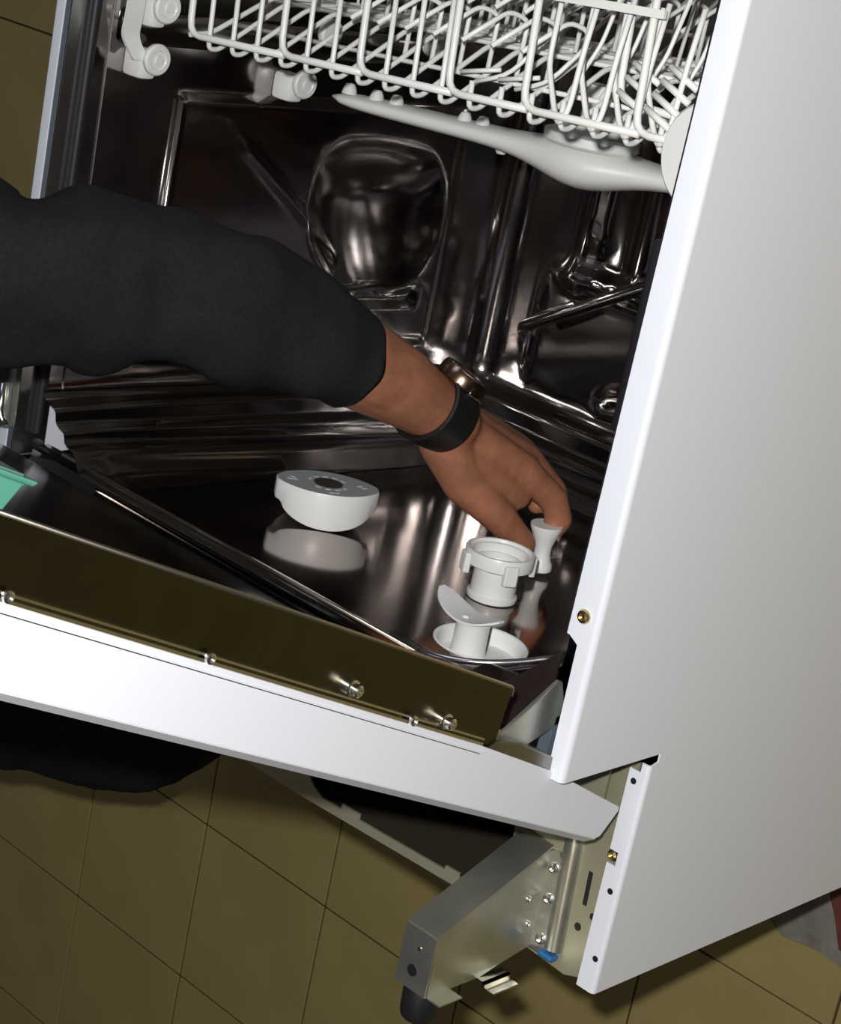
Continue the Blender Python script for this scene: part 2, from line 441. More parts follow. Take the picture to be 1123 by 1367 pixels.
# rail on the left wall with its rollers
bm = bmesh.new(); box(bm, (-.5702, .514, .10), (-.563, .540, .505), .004); obj('rail', bm, 'steel', dw, True, 40)
def roller(y, z, big=1.0):
    bm = bmesh.new()
    box(bm, (-.5705, y - .0165, z - .012), (-.548, y + .006, z + .0045), .004)
    o = obj('rail_roller', bm, 'plastic', dw, True, 40)
    bm = bmesh.new(); R = .0118 * big
    lathe(bm, [(0, -.006), (.007, -.006), (.007, .0), (R * .92, .0), (R, .0015), (R, .0045), (R * .9, .006), (R * .62, .006), (R * .55, .0052), (R * .3, .0052), (R * .26, .0065), (0, .0065)], (-.5465, y, z - .006), (1, 0, 0), 28)
    obj('wheel', bm, 'plastic', o, True, 35)
roller(.5075, .4945); roller(.4973, .341); roller(.5458, .492)
# curved end stop of the left rail
bm = bmesh.new()
pl = [(-.553, .600, .513), (-.5480, .575, .513), (-.546, .552, .513), (-.5480, .535, .512), (-.551, .522, .511), (-.547, .506, .501)]
pl = fillet(pl, .012, 4)
loft(bm, [[p + Vector((-.0015, 0, -.0075)), p + Vector((.0015, 0, -.0075)), p + Vector((.0015, 0, .0075)), p + Vector((-.0015, 0, .0075))] for p in pl])
obj('rail_end_stop', bm, 'plastic', dw, True, 40)
# round end stop of the right rail
bm = bmesh.new()
lathe(bm, [(0, -.004), (.029, -.004), (.031, -.002), (.031, .001), (.029, .003), (0, .0035)], (-.0275, .5600, .514), (-.12, 0, 1), 64)
for v in bm.verts: v.co.x = min(v.co.x, -.004)
obj('rail_end_cap', bm, 'plastic', dw, True, 35)
# slanting steel tube on the back wall
bm = bmesh.new()
tube(bm, [(-.512, .292, .036), (-.505, .298, .046), (-.39, .366, .046), (-.25, .448, .046)], .0062, 10, .01)
o = obj('slanting_tube', bm, 'steel', dw, True)
bm = bmesh.new(); tube(bm, [(-.497, .309, .047), (-.452, .336, .049)], .0022, 8); obj('bright_strip', bm, 'steel_bright', o, True)  # short brighter steel rod lying along the tube
# salt recess ring in the floor
yf = yfloor(RCZ)
bm = bmesh.new()
lathe(bm, [(0, -.0125), (.030, -.0125), (.0335, -.001), (.0338, .0006), (.0325, .0013), (.0310, .0006), (.0302, -.0008), (.0285, -.0105), (0, -.0105)], (RCX, yf, RCZ), (0, 1, 0), 48)
obj('salt_recess', bm, 'plastic', dw, True, 30)

# --- base: front plate with opening, zinc corner plate, channel, foot bracket
bm = bmesh.new()
zb0, zb1 = .4505, .4525
prism_z(bm, [(-.59, .004), (-.30, .008), (-.1, .0165), (-.1, .0225), (-.132, .0232), (-.132, .026), (-.145, .0255), (-.145, .0222), (-.233, .018), (-.233, .0225), (-.2515, .022), (-.2515, .0175), (-.272, .0168), (-.283, .0215), (-.288, .026), (-.29, .032), (-.59, .032)], zb0, zb1)
prism_z(bm, [(-.59, .032), (-.29, .032), (-.284, .06), (-.28, .165), (-.59, .165)], zb0, zb1)
prism_z(bm, [(-.28, .12), (-.03, .12), (-.03, .165), (-.28, .165)], zb0, zb1)
obj('base_panel', bm, 'zinc_warm', dw)
bm = bmesh.new()
prism_z(bm, [(-.1, .0165), (-.0895, .0), (-.0335, -.0035), (-.0205, .0015), (-.0148, .0045), (-.0148, .166), (-.03, .172), (-.1015, .135), (-.1015, .08), (-.1, .06)], .4405, .4425)
o = obj('corner_plate', bm, 'zinc_warm', dw)
for (x, y, rx, ry) in [(-.0318, .0349, .0028, .003), (-.0224, .0476, .0022, .0025), (-.0197, .0243, .0022, .0025)]:
    bm = bmesh.new(); prism_z(bm, [(x + rx * math.cos(a), y + ry * math.sin(a)) for a in [k * math.pi / 8 for k in range(16)]], .4423, .4428); obj('hole', bm, 'rubber', o)
bm = bmesh.new(); prism_z(bm, [(-.0325, .052), (-.029, .052), (-.030, .077), (-.0335, .077)], .4423, .4428); obj('slot', bm, 'rubber', o)
bm = bmesh.new(); tube(bm, [(-.0462, .010, .4415), (-.0500, .092, .4415), (-.055, .106, .4400)], .0076, 12, .006)
obj('stiffening_rib', bm, 'zinc', o, True, 50)
bm = bmesh.new(); box(bm, (-.054, .0025, .4415), (-.041, .0075, .4505), .002); obj('blue_plug', bm, 'blue_plastic', o)
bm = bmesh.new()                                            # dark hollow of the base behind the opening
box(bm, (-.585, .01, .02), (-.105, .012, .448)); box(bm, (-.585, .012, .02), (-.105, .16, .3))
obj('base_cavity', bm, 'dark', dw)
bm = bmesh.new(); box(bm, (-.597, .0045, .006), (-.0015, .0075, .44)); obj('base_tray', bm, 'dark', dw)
# foot bracket: folded sheet box reaching forward
fb = bmesh.new()
side = [(.0362, .5468), (.0775, .4475), (.0750, .4430), (.003, .4430), (-.004, .478), (-.0078, .4935), (-.0076, .5455)]
t = .0014
prism_x(fb, side, -.0650 - t, -.0650)
prism_x(fb, side, -.0925, -.0925 + t)
def quad_box(bm, a, b, x0, x1, th):
    (ya, za), (yb_, zb_) = a, b
    d = Vector((yb_ - ya, zb_ - za)).normalized(); n = Vector((-d.y, d.x)) * th
    prism_x(bm, [(ya, za), (yb_, zb_), (yb_ + n.x, zb_ + n.y), (ya + n.x, za + n.y)], x0, x1)
quad_box(fb, (.0362, .5468), (.0790, .4430), -.0925, -.0650, t)
quad_box(fb, (-.0078, .5468), (.0362, .5468), -.0925, -.0650, t)
fbo = obj('foot_bracket', fb, 'zinc', dw)
bm = bmesh.new()
box(bm, (-.0664, -.0092, .4700), (-.0575, -.0078, .4960)); box(bm, (-.0590, -.0125, .4700), (-.0490, -.0112, .4960), .0003); quad = None
box(bm, (-.0600, -.0122, .4700), (-.0575, -.0078, .4960))
obj('fixing_tab', bm, 'steel_bright', fbo)
bm = bmesh.new(); box(bm, (-.0664, -.0090, .5230), (-.0535, -.0076, .5455), .0004)
obj('fixing_tab', bm, 'zinc', fbo)
bm = bmesh.new(); prism_z(bm, [(-.0662, .0015), (-.0495, .0010), (-.0540, .071), (-.0580, .0785), (-.0662, .0770)], .4428, .4450); o = obj('mounting_flange', bm, 'zinc', fbo)
for (x, y) in [(-.0600, .066), (-.0570, .0125), (-.0585, .043)]:
    screw('rivet', (x, y, .4450), (0, 0, 1), .0040 if y != .044 else .0022, 'steel_bright', fbo, .0026)
for (y, z) in [(.043, .455), (.022, .449)]:
    screw('rivet', (-.0650, y, z + .004), (1, 0, 0), .0024, 'steel_bright', fbo, .0016)
bm = bmesh.new(); lathe(bm, [(0, 0), (.0042, 0), (.0042, .0008), (0, .0008)], (-.0795, .006, .5478), (0, 0, 1), 16); obj('hole', bm, 'rubber', fbo)
bm = bmesh.new(); lathe(bm, [(0, 0), (.0016, 0), (.0016, .0006), (0, .0006)], (-.0772, .0235, .5481), (0, 0, 1), 12); obj('hole', bm, 'brass', fbo)
bm = bmesh.new()
lathe(bm, [(0, .03), (.005, .03), (.005, -.003), (.0125, -.004), (.0135, -.006), (.0128, -.026), (.011, -.030), (0, -.030)], (-.0795, -.004, .5325), (0, 1, 0), 12)
obj('foot', bm, 'rubber', fbo, True, 30)
bm = bmesh.new()                                            # rear foot peeping under the panel
lathe(bm, [(0, .02), (.012, .02), (.012, -.014), (0, -.014)], (-.05, -.001, .16), (0, 1, 0), 12); obj('foot', bm, 'rubber', dw, True, 30)
# --- corner post behind the right flange and the hinge pieces
bm = bmesh.new(); box(bm, (-.0205, .176, .43), (-.0135, .30, .533), .001)
obj('corner_post', bm, 'zinc_blue', dw)
bm = bmesh.new(); prism_x(bm, [(.170, .50), (.220, .50), (.214, .5365), (.176, .5385)], -.030, -.0215); obj('hinge_plate', bm, 'zinc_blue', dw)
bm = bmesh.new(); box(bm, (-.600 + .003, .21, .535), (-.580, .262, .5535), .002); o = obj('hinge_plate', bm, 'zinc', dw)
bm = bmesh.new(); tube(bm, [(-.586, .246, .555), (-.584, .222, .557), (-.578, .214, .555)], .0035, 8, .006); obj('hinge_hook', bm, 'steel_bright', o, True)

# --- DOOR (part of the machine): white tray, steel inner pan, trim, fixings
EY, EZ = .3665, .9304                                     # along the door
B0 = (.1224, .4788)
def DP(s, n): return (B0[0] + s * EY + n * EZ, B0[1] + s * EZ - n * EY)
DL = .66
bm = bmesh.new()
xo, xi = -.0085, -.0100
poly = [(.004, -.0002), (.0, .002), (-.0075, .0212), (-.006, .0238), (.082, .0338), (.165, .0368), (DL, .0385), (DL, 0.0)]
prism_x(bm, [DP(s, n) for s, n in poly], -.0100, -.0085)                        # right wing
prism_x(bm, [DP(s, n) for s, n in poly], -.5905, -.5890)                        # left wing
prism_x(bm, [DP(.004, -.0006), DP(DL, -.0006), DP(DL, .0008), DP(.004, .0008)], -.5905, -.0085)   # outer face
prism_x(bm, [DP(DL - .0012, 0), DP(DL, 0), DP(DL, .0385), DP(DL - .0012, .0385)], -.5890, -.0100)
door = obj('door', bm, 'enamel', dw); bevel_mod(door, .0007)
bm = bmesh.new()                                          # turned lower edge of the wing
loft(bm, [[(-.0086, *DP(s_, .0006)), (-.0088, *DP(s_, -.0008)), (-.0155, *DP(s_, -.0058)), (-.0175, *DP(s_, -.0052)), (-.0105, *DP(s_, .0006))] for s_ in (.004, DL)])
obj('turned_edge', bm, 'enamel', door)
bm = bmesh.new(); prism_x(bm, [DP(.165, .0318), DP(DL, .0336), DP(DL, .0342), DP(.165, .0323)], -.0087, -.0084); obj('edge_groove', bm, 'steel_grey', door)
bm = bmesh.new()                                          # rolled lip of the white wing
prism_x(bm, [DP(.162, .0330), DP(DL, .0345), DP(DL, .0352), DP(.162, .0337)], -.0085, -.0079); obj('edge_bead', bm, 'enamel', door)
bm = bmesh.new()
prism_x(bm, [DP(.165, .0368), DP(DL, .0385), DP(DL, .0402), DP(.165, .0385)], -.024, -.0095)
prism_x(bm, [DP(.165, .0400), DP(DL, .0417), DP(DL, .0430), DP(.165, .0412)], -.0155, -.0098)
obj('edge_strip', bm, 'steel_bright', door)
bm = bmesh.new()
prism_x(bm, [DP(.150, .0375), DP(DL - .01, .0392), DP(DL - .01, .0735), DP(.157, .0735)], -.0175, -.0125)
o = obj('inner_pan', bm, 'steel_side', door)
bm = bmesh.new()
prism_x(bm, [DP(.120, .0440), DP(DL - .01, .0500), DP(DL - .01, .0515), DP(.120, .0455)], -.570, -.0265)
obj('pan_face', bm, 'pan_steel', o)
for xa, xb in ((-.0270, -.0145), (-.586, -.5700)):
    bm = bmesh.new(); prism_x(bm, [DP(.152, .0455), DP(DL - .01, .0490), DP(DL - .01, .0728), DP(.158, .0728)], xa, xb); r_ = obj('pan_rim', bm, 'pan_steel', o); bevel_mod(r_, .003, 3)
bm = bmesh.new()
tube(bm, [(-.0135, *DP(.1545, .0690)), (-.0135, *DP(.157, .0742)), (-.0135, *DP(DL - .01, .0742))], .0014, 8, .002)
obj('pan_lip', bm, 'lip_steel', o, True)
bm = bmesh.new(); tube(bm, [(-.05, *DP(.53, .0515)), (-.066, *DP(.48, .0510)), (-.08, *DP(.455, .0506))], .0007, 6, .02); obj('pan_crease', bm, 'lip_steel', o, True)
for (s, n) in [(.299, .0470), (.209, .0445)]:
    y, z = DP(s, n); bm = bmesh.new()
    lathe(bm, [(0, -.004), (.0048, -.004), (.0052, 0), (.0048, .004), (.0036, .0046), (.0036, .0085), (.0026, .0095), (.0012, .0095), (.0012, .007), (0, .007)], (-.0125, y, z), (1, 0, 0), 14)
    obj('stud', bm, 'steel_bright', door, True, 35)
for (s, n) in [(.41, .0405), (.237, .0395), (.545, .0412)]:
    y, z = DP(s, n); screw('screw', (-.0098, y, z), (1, 0, 0), .0034, 'steel_bright', door, .0022)
# hinge lever bar and its grey guide
bm = bmesh.new()
prism_x(bm, [(.2105, .5905), (.2395, .5420), (.2385, .5385), (.2110, .5265), (.1975, .5670), (.2000, .578)], -.0245, -.0215)
o = obj('hinge_bar', bm, 'zinc', dw); bevel_mod(o, .0006)
bm = bmesh.new()
gp = [DP(.074, .030), DP(.078, .0385), DP(.09, .0425), DP(.125, .0445), DP(.150, .0420), DP(.158, .034)]
prism_x(bm, gp, -.021, -.0105); o = obj('hinge_guide', bm, 'steel_grey', door); bevel_mod(o, .001)
bm = bmesh.new(); prism_x(bm, [DP(.143, .038), DP(.146, .0475), DP(.152, .049), DP(.166, .044), DP(.166, .038)], -.0235, -.0185); obj('hinge_clip', bm, 'zinc_blue', door)
bm = bmesh.new(); prism_x(bm, [DP(.140, .040), DP(.1425, .040), DP(.1445, .0475), DP(.142, .0475)], -.0225, -.0175); obj('hinge_tooth', bm, 'steel_bright', door)
# mint detergent lid standing open on the inner face
bm = bmesh.new()
def lid_ring(s0, s1, x0, x1, n):
    return [(x1, *DP(s0, n)), (x0, *DP(s0, n)), (x0, *DP(s1, n)), (x1, *DP(s1, n))]
loft(bm, [lid_ring(.543, .613, -.104, -.0420, .0500), lid_ring(.541, .615, -.105, -.0400, .0725), lid_ring(.5375, .62, -.108, -.0385, .0860), lid_ring(.5335, .625, -.113, -.0365, .0864), lid_ring(.5325, .625, -.113, -.0355, .0890)])
o = obj('detergent_lid', bm, 'mint', door); bevel_mod(o, .0015)
bm = bmesh.new(); loft(bm, [lid_ring(.5395, .621, -.110, -.0395, .0890), lid_ring(.5395, .621, -.110, -.0395, .0898)]); obj('lid_inside', bm, 'mint_dark', o)

# ================================================================== THINGS ON THE TUB FLOOR
# big lens-shaped cap
cc = Vector((-.398, .1845, .376))
cap = thing('container_cap', 'large round white cap with lens-shaped grey top and a dark centre hole', 'cap', cc)
U = Vector((.62, 0, -.78)).normalized(); Vv = Vector((-U.z, 0, U.x))        # lens axis across the picture
def CP(u, v, h): return cc + U * u + Vv * v + Vector((0, h, 0))
def lens(hw, hd, n=18):
    R = (hw * hw + hd * hd) / (2 * hd); a = math.asin(hw / R); out = []
    for k in range(n + 1):
        t = -a + 2 * a * k / n; out.append((R * math.sin(t), R * math.cos(t) - (R - hd)))
    for k in range(1, n):
        t = a - 2 * a * k / n; out.append((R * math.sin(t), -(R * math.cos(t) - (R - hd))))
    return out
LW, LD = .0430, .0290
def lens_t(hw, hd): return [(max(-.0405, min(.0405, u)), v) for u, v in lens(hw, hd)]
bm = bmesh.new()
L0 = lens(LW, LD, 40)
def clampu(u): return max(-.0405, min(.0405, u))
def hb(u):
    q = abs(u) / .0362
    return .0005 + .0140 * (1 - math.sqrt(1 - q * q)) if q < 1 else .0145
loft(bm, [[CP(clampu(u) * .9, v * .9, hb(u) + .0002) for u, v in L0], [CP(clampu(u) * .985, v * .985, hb(u)) for u, v in L0], [CP(clampu(u), v, hb(u) + .0015) for u, v in L0], [CP(clampu(u), v, .0288) for u, v in L0], [CP(clampu(u) * .985, v * .985, .0298) for u, v in L0]])
wing = obj('wing_grip', bm, 'plastic', cap, True, 40)
bm = bmesh.new(); L1 = lens_t(LW * .985, LD * .985)
loft(bm, [[CP(u * .99, v * .99, .0293) for u, v in L1], [CP(u * .99, v * .99, .0299) for u, v in L1]])
gt = obj('grey_top', bm, 'plastic_grey', cap)
bm = bmesh.new(); lathe(bm, [(0, -.0002), (.0115, -.0002), (.0115, .0004), (.0108, .0004), (.0108, .0002), (0, .0002)], CP(0, 0, .0299), (0, 1, 0), 30); obj('centre_hole', bm, 'dark', cap)
def mark(u0, v0, lu, lv, ang):
    bm = bmesh.new(); c, s = math.cos(ang), math.sin(ang)
    q = [(-lu, -lv), (lu, -lv), (lu, lv), (-lu, lv)]
    q = [(u0 + a * c - b * s, v0 + a * s + b * c) for a, b in q]
    loft(bm, [[CP(u, v, .0298) for u, v in q], [CP(u, v, .0302) for u, v in q]]); obj('printed_mark', bm, 'print', gt)
for a in (35, 65, 95, 125, 205, 235, 265, 295, 325):
    a = math.radians(a); mark(.0152 * math.cos(a), .0152 * math.sin(a), .0022, .0010, a + math.pi / 2)
for (u, v) in [(-.028, -.004), (-.0305, .001), (-.026, .001), (.0255, -.003), (.0285, .0005), (.001, .0225), (.005, .022)]:
    mark(u, v, .0021, .0009, .5 if u < 0 else -.4)

# funnel-shaped cup
fc = Vector((-.2290, .1845, .3600))
fun = thing('filter_cup', 'white plastic cup with a wide lugged rim standing beside the fingers', 'cup', fc)
bm = bmesh.new()
lathe(bm, [(0, 0), (.0185, 0), (.0190, .001), (.0190, .0035), (.0172, .0045), (.0168, .0250), (.0170, .030), (.0155, .030), (.0152, .006), (0, .006)], fc, (0, 1, 0), 40)
obj('cup_body', bm, 'plastic', fun, True, 35)
bm = bmesh.new()
lathe(bm, [(.0168, .0235), (.0235, .0265), (.0258, .0275), (.0262, .0365), (.0255, .0378), (.0236, .0378), (.0230, .0355), (.0205, .0350), (.0200, .0290), (.0160, .0285), (.0160, .0240)], fc, (0, 1, 0), 44)
obj('rim', bm, 'plastic', fun, True, 35)
for ang in (118, -62, 28, 205):
    a = math.radians(ang); d = Vector((math.cos(a), 0, math.sin(a))); tt = Vector((-d.z, 0, d.x))
    bm = bmesh.new()
    P = lambda r, t_, h: fc + d * r + tt * t_ + Vector((0, h, 0))
    loft(bm, [[P(.024, -.006, h), P(.0288, -.005, h), P(.0288, .005, h), P(.024, .006, h)] for h in (.0195, .0205, .034, .035)])
    o = obj('lug', bm, 'plastic', fun); bevel_mod(o, .001)

# wing-handled salt cap in the recess
sc = Vector((-.1765, yfloor(RCZ) - .0105, .4400))
sw = thing('salt_cap', 'white cap with curved saddle handle on a post in a round floor recess', 'cap', sc)
bm = bmesh.new(); hw = .0122
ring = [(hw * math.cos(a), hw * math.sin(a)) for a in [k * 2 * math.pi / 28 for k in range(28)]]
loft(bm, [[sc + Vector((u * k, h, v * k)) for u, v in ring] for h, k in ((-.0008, 1.08), (.002, 1.03), (.006, 1.0), (.0215, 1.0), (.0255, 1.12))])
obj('post', bm, 'plastic', sw, True, 40)
dx = Vector((1, 0, .03)).normalized(); dz = Vector((-.03, 0, 1)).normalized()
bm = bmesh.new(); nn = 18; rings = []
for k in range(nn + 1):
    q = -1 + 2 * k / nn
    wid = .0125 * math.sqrt(max(.05, 1 - abs(q) ** 3)) * (1.0 if q < .75 else .9)
    yy = .0242 + .0100 * abs(q) ** 1.9 - .0012 * q
    c = sc + Vector((-.004, 0, .002)) + dx * (q * .0300) + Vector((0, yy, 0))
    rings.append([c - dz * wid, c + dz * wid, c + dz * wid + Vector((0, .0017, 0)), c - dz * wid + Vector((0, .0017, 0))])
loft(bm, rings); o = obj('saddle_handle', bm, 'plastic', sw, True, 40)
bm = bmesh.new(); lathe(bm, [(0, 0), (.003, 0), (.0024, .0012), (0, .0018)], sc + Vector((-.004, .0258, .005)), (0, 1, 0), 14); obj('moulding_dot', bm, 'plastic', sw, True)
sd = Vector((.74, 0, -.67)).normalized()
bm = bmesh.new(); tube(bm, [sc + sd * .0124 + Vector((0, .0004, 0)), sc + sd * .0124 + Vector((0, .0235, 0))], .0007, 6); obj('post_seam', bm, 'rubber', sw)

# plug in the fingers
pc = Vector((-.2560, .1850, .2735))
bm = bmesh.new()
lathe(bm, [(0, 0), (.0092, 0), (.0096, .001), (.0092, .0055), (.0074, .0085), (.0066, .014), (.0070, .020), (.0098, .028), (.0128, .0355), (.0126, .0375), (0, .0375)], pc, Vector((-.02, 1, .05)), 28)
o = obj('plug', bm, 'plastic', None, True, 40)
tag(o, 'small white waisted plug pinched between thumb and index finger', 'plug')

# ================================================================== UPPER DISH RACK
rk = thing('dish_rack', 'white coated wire upper dish rack with tines and spray arm', 'rack', (-.3, .535, .27))
TL = .0613
RO = Vector((-.527, .5305, .475))
UX = Vector((math.cos(TL), math.sin(TL), 0)); UY = Vector((-math.sin(TL), math.cos(TL), 0)); UZ = Vector((0, 0, -1))
def RP(u, v, d): return RO + UX * u + UY * v + UZ * d
def wire(pts, r=.0015, fil=.006, name='wire', mt='wire'):
    bm = bmesh.new(); tube(bm, [RP(*p) for p in pts], r, 8, fil); return obj(name, bm, mt, rk, True)
RW = .449
BK = .395
# front frames: each comes down, turns and runs along the bottom
fr = [0.0, .100, .179, .263, .329, .420]
for a, b in zip(fr, fr[1:] + [RW]):
    wire([(a, .16, 0), (a, 0, 0), (b + .004, 0, 0)], .0026, .012, 'frame_wire')
wire([(RW, 0, 0), (RW, 0, .05), (RW, .05, .12), (RW, .06, BK)], .0020, .012, 'frame_wire')
wire([(.388, .16, .020), (.388, .016, .020), (RW, .012, .020)], .0025, .012, 'frame_wire')
bm = bmesh.new()                                           # flat rail across the front
loft(bm, [[RP(u, .0690, -.0055), RP(u, .0690, -.0028), RP(u, .0742, -.0028), RP(u, .0742, -.0055)] for u in (.06, .431)])
obj('front_rail', bm, 'wire', rk)
# cross wires: front leg, bottom loop, rising floor, back
k = 0
u = .018
while u < RW - .005:
    right = u > .37
    wire([(u, (.12 if k % 2 == 0 else .060) if u < .27 else .010, .004), (u, -.0075, .004), (u, -.008, .013), (u, .030, .075), (u, .034, .16), (u, .030, .30), (u, .10, BK)], .0019, .007)
    u += .0262; k += 1
# lengthwise wires
for (v, d) in [(.010, .045), (.031, .080), (.034, .13), (.036, .19), (.034, .25), (.032, .31), (.05, .36), (.10, BK)]:
    wire([(-.004, v, d), (RW, v, d)], .0017, 0, 'floor_wire')
wire([(0, .14, 0), (RW, .14, 0)], .0022, 0, 'rim_wire')
wire([(0, .14, 0), (0, .14, BK), (RW, .14, BK), (RW, .14, 0)], .0022, .02, 'rim_wire')
wire([(0, .0, 0), (0, .002, .02), (0, .034, .08), (0, .034, .30), (0, .10, BK)], .0020, .01, 'frame_wire')
for q in range(1, 7):
    wire([(0, .14, q * .055), (0, .034, q * .055 + .004)], .0014, 0)
# cup tines: inverted U hooks in three rows
for row, (d0, v0) in enumerate([(.050, .012), (.105, .034), (.17, .036), (.26, .034)]):
    q = .035 + .008 * row if row else .172
    while q < (.30 if row else .345):
        wire([(q, v0, d0), (q, v0 + .040, d0 + .004), (q - .004, v0 + .044, d0 - .012), (q - .012, v0 + .022, d0 - .045)], .0017, .006, 'tine')
        q += .0262
# plate tines on the right half: long and leaning, bent at the foot
q = .332; j = 0
while q < .43:
    wire([(q + .004, .075, .014), (q + .001, .030, .014), (q + .018, .003, .006), (q + .028, -.006, .001), (q + .034, .006, .001), (q + .034, .040, .006), (q + .036, .078, .012)], .0019, .009, 'tine')
    wire([(q, .012, .040), (q + .012, .045, .050), (q + .022, .105, .060)], .0015, .008, 'tine')
    wire([(q, .034, .150), (q + .006, .085, .152), (q + .016, .140, .154)], .0015, .008, 'tine')
    q += .0265; j += 1
for j in range(4):
    q = .245 + .0172 * j
    wire([(q, .008, .028), (q + .022, .016, .034), (q + .040, .045, .048)] if j % 2 else [(q, .012, .03), (q + .03, .018, .036)], .0016, .01, 'tine')
for k_ in range(4):
    wire([(.4265 + .0023 * k_, .0166 + .0086 * k_, -.002 + .003 * k_), (.4490 + .0023 * k_, .0058 + .0086 * k_, -.002 + .003 * k_)], .0023, 0, 'tine')
for k_ in range(3):
    wire([(.3950 + .0012 * k_, .0220 + .0090 * k_, .010 + .004 * k_), (.4165 + .0012 * k_, .0120 + .0090 * k_, .010 + .004 * k_)], .0022, 0, 'tine')
for j in range(6):
    q = .30 + .028 * j
    wire([(q, .036, .24), (q + .003, .12, .245), (q + .010, .16, .25), (q + .017, .12, .255), (q + .020, .036, .26)], .0014, .01, 'tine')
for j in range(5):
    q = .435 + .011 * j
    wire([(q, .05, .09 + .012 * j), (q + .004, .11, .095 + .012 * j), (q + .014, .16, .10 + .012 * j)], .0020, .01, 'tine')
# spray arm and its hub
ac = Vector((-.2900, .5000, .2810)); ad = (Vector((-.494, .4985, .350)) - ac); al = ad.length; ad.normalize()
ap = Vector((-ad.z, 0, ad.x)).normalized(); au = Vector((0, 1, 0))
bm = bmesh.new(); rings = []
for k in range(41):
    q = -1 + 2 * k / 40
    e = math.sqrt(max(.02, 1 - abs(q) ** 14))
    wd = (.0165 + .013 * math.exp(-(q / .16) ** 2) + .003 * (1 - abs(q))) * e
    ht = (.0062 + .0095 * math.exp(-(q / .2) ** 2) + .0022 * (1 - abs(q))) * e
    c = ac + ad * (q * al) - au * (.004 * math.exp(-(q / .2) ** 2))
    rings.append([c + ap * wd * math.cos(a) + au * ht * (abs(math.sin(a)) ** .8) * (1 if math.sin(a) > 0 else -1) for a in [2 * math.pi * i / 24 for i in range(24)]])
loft(bm, rings)
sa = obj('spray_arm', bm, 'arm_plastic', rk, True, 60)
for q, up in [(.93, 1), (.82, 1), (.74, 1), (.47, 1), (.40, 1), (.15, 1), (-.4, 1), (-.7, 1), (.33, -1), (.62, -1), (-.5, -1)]:
    if up < 0 and q not in (.33,): continue
    bm = bmesh.new(); o_ = ac + ad * (q * al) + au * up * .005 + ap * (-.004 if up > 0 else .006)
    lathe(bm, [(0, 0), (.0062, 0), (.0050, .0045), (.0034, .0075), (.0022, .0078), (.0018, .006), (0, .006)], o_, au * up, 14)
    obj('nozzle', bm, 'arm_plastic', sa, True, 40)
bm = bmesh.new()
lathe(bm, [(0, .010), (.034, .010), (.036, .012), (.036, .018), (.030, .020), (.028, .026), (.012, .028), (.012, .055), (0, .055)], ac, au, 32)
obj('hub', bm, 'plastic', rk, True, 35)
bm = bmesh.new(); tube(bm, [ac + Vector((0, .03, 0)), ac + Vector((0, .03, -.22))], .011, 12); obj('feed_pipe', bm, 'arm_plastic', rk, True)
for (u_, d_) in [(.0, .15), (.0, .27), (RW, .1), (RW, .27)]:
    bm = bmesh.new(); s_ = -1 if u_ == 0 else 1
    lathe(bm, [(0, 0), (.010, 0), (.0115, .002), (.0115, .006), (.009, .008), (0, .008)], RP(u_, .0, d_) + Vector((s_ * .004, .01, 0)), (s_, 0, 0), 20)
    obj('rack_wheel', bm, 'plastic', rk, True, 35)

# ================================================================== PERSON (kneeling, reaching down into the tub)
per = thing('person', 'person in a black top reaching a bare left forearm into the tub', 'person', (-.85, -.05, 0))
PUSH = FWD * .0
def V(*a): return Vector(a)
def sphere(bm, c, r, seg=16):
    bmesh.ops.create_uvsphere(bm, u_segments=seg, v_segments=seg // 2 + 2, radius=1.0, matrix=Matrix.Translation(c) @ Matrix.Diagonal((*((r, r, r) if isinstance(r, (int, float)) else r), 1)))
def limb(bm, pts, rad, seg=18, flat=None):
    """tapered chain of capsules"""
    for p, q, a, b in zip(pts, pts[1:], rad, rad[1:]):
        t = (q - p).normalized(); x, y = frame(t, flat[0] if flat else Vector((0, 0, 1)))
        kx = flat[1] if flat else 1.0
        loft(bm, [[p.lerp(q, f) + (x * math.cos(k) * kx + y * math.sin(k)) * (a + (b - a) * f) for k in [2 * math.pi * i / seg for i in range(seg)]] for f in (0, .5, 1)])
    for p, a in zip(pts, rad): sphere(bm, p, a, 14)
body = bmesh.new()
f1 = FWD
# left arm and hand
shoulder = V(-.625, .435, .865)
elbow = V(-.368, .388, .640)
fore = [elbow, V(-.3376, .3835, .5712), V(-.3187, .3636, .515), V(-.3047, .3499, .4743), V(-.2968, .3325, .4335), V(-.2915, .3155, .4000), V(-.2895, .3020, .3725)]
limb(body, [shoulder, V(-.570, .418, .816), V(-.500, .406, .780), V(-.4370, .391, .737), V(-.403, .386, .700), elbow], [.044, .042, .041, .040, .038, .036])
limb(body, fore, [.037, .0375, .036, .0335, .0295, .0245, .0215])
h = FWD * .030
hand = {
 'index':  [V(-.2836, .2966, .3682), V(-.2515, .2730, .3227), V(-.2417, .2505, .2915), V(-.2372, .2345, .2840), V(-.2382, .2235, .2925)],
 'middle': [V(-.2900, .2979, .3593), V(-.2675, .2743, .3017), V(-.2592, .2488, .2708), V(-.2525, .2323, .2655), V(-.2500, .2213, .2745)],
 'ring':   [V(-.2958, .3004, .3563), V(-.2832, .2757, .2896), V(-.2760, .2520, .2640), V(-.2700, .2385, .2700), V(-.2660, .2350, .2790)],
 'pinky':  [V(-.3011, .3014, .3535), V(-.2960, .2780, .2872), V(-.2953, .2572, .2633), V(-.2923, .2450, .2680), V(-.2908, .2385, .2760)],
 'thumb':  [V(-.2820, .2905, .3860), V(-.2630, .2645, .3760), V(-.2455, .2395, .3465), V(-.2395, .2185, .3205)],
}
wr = fore[-1]
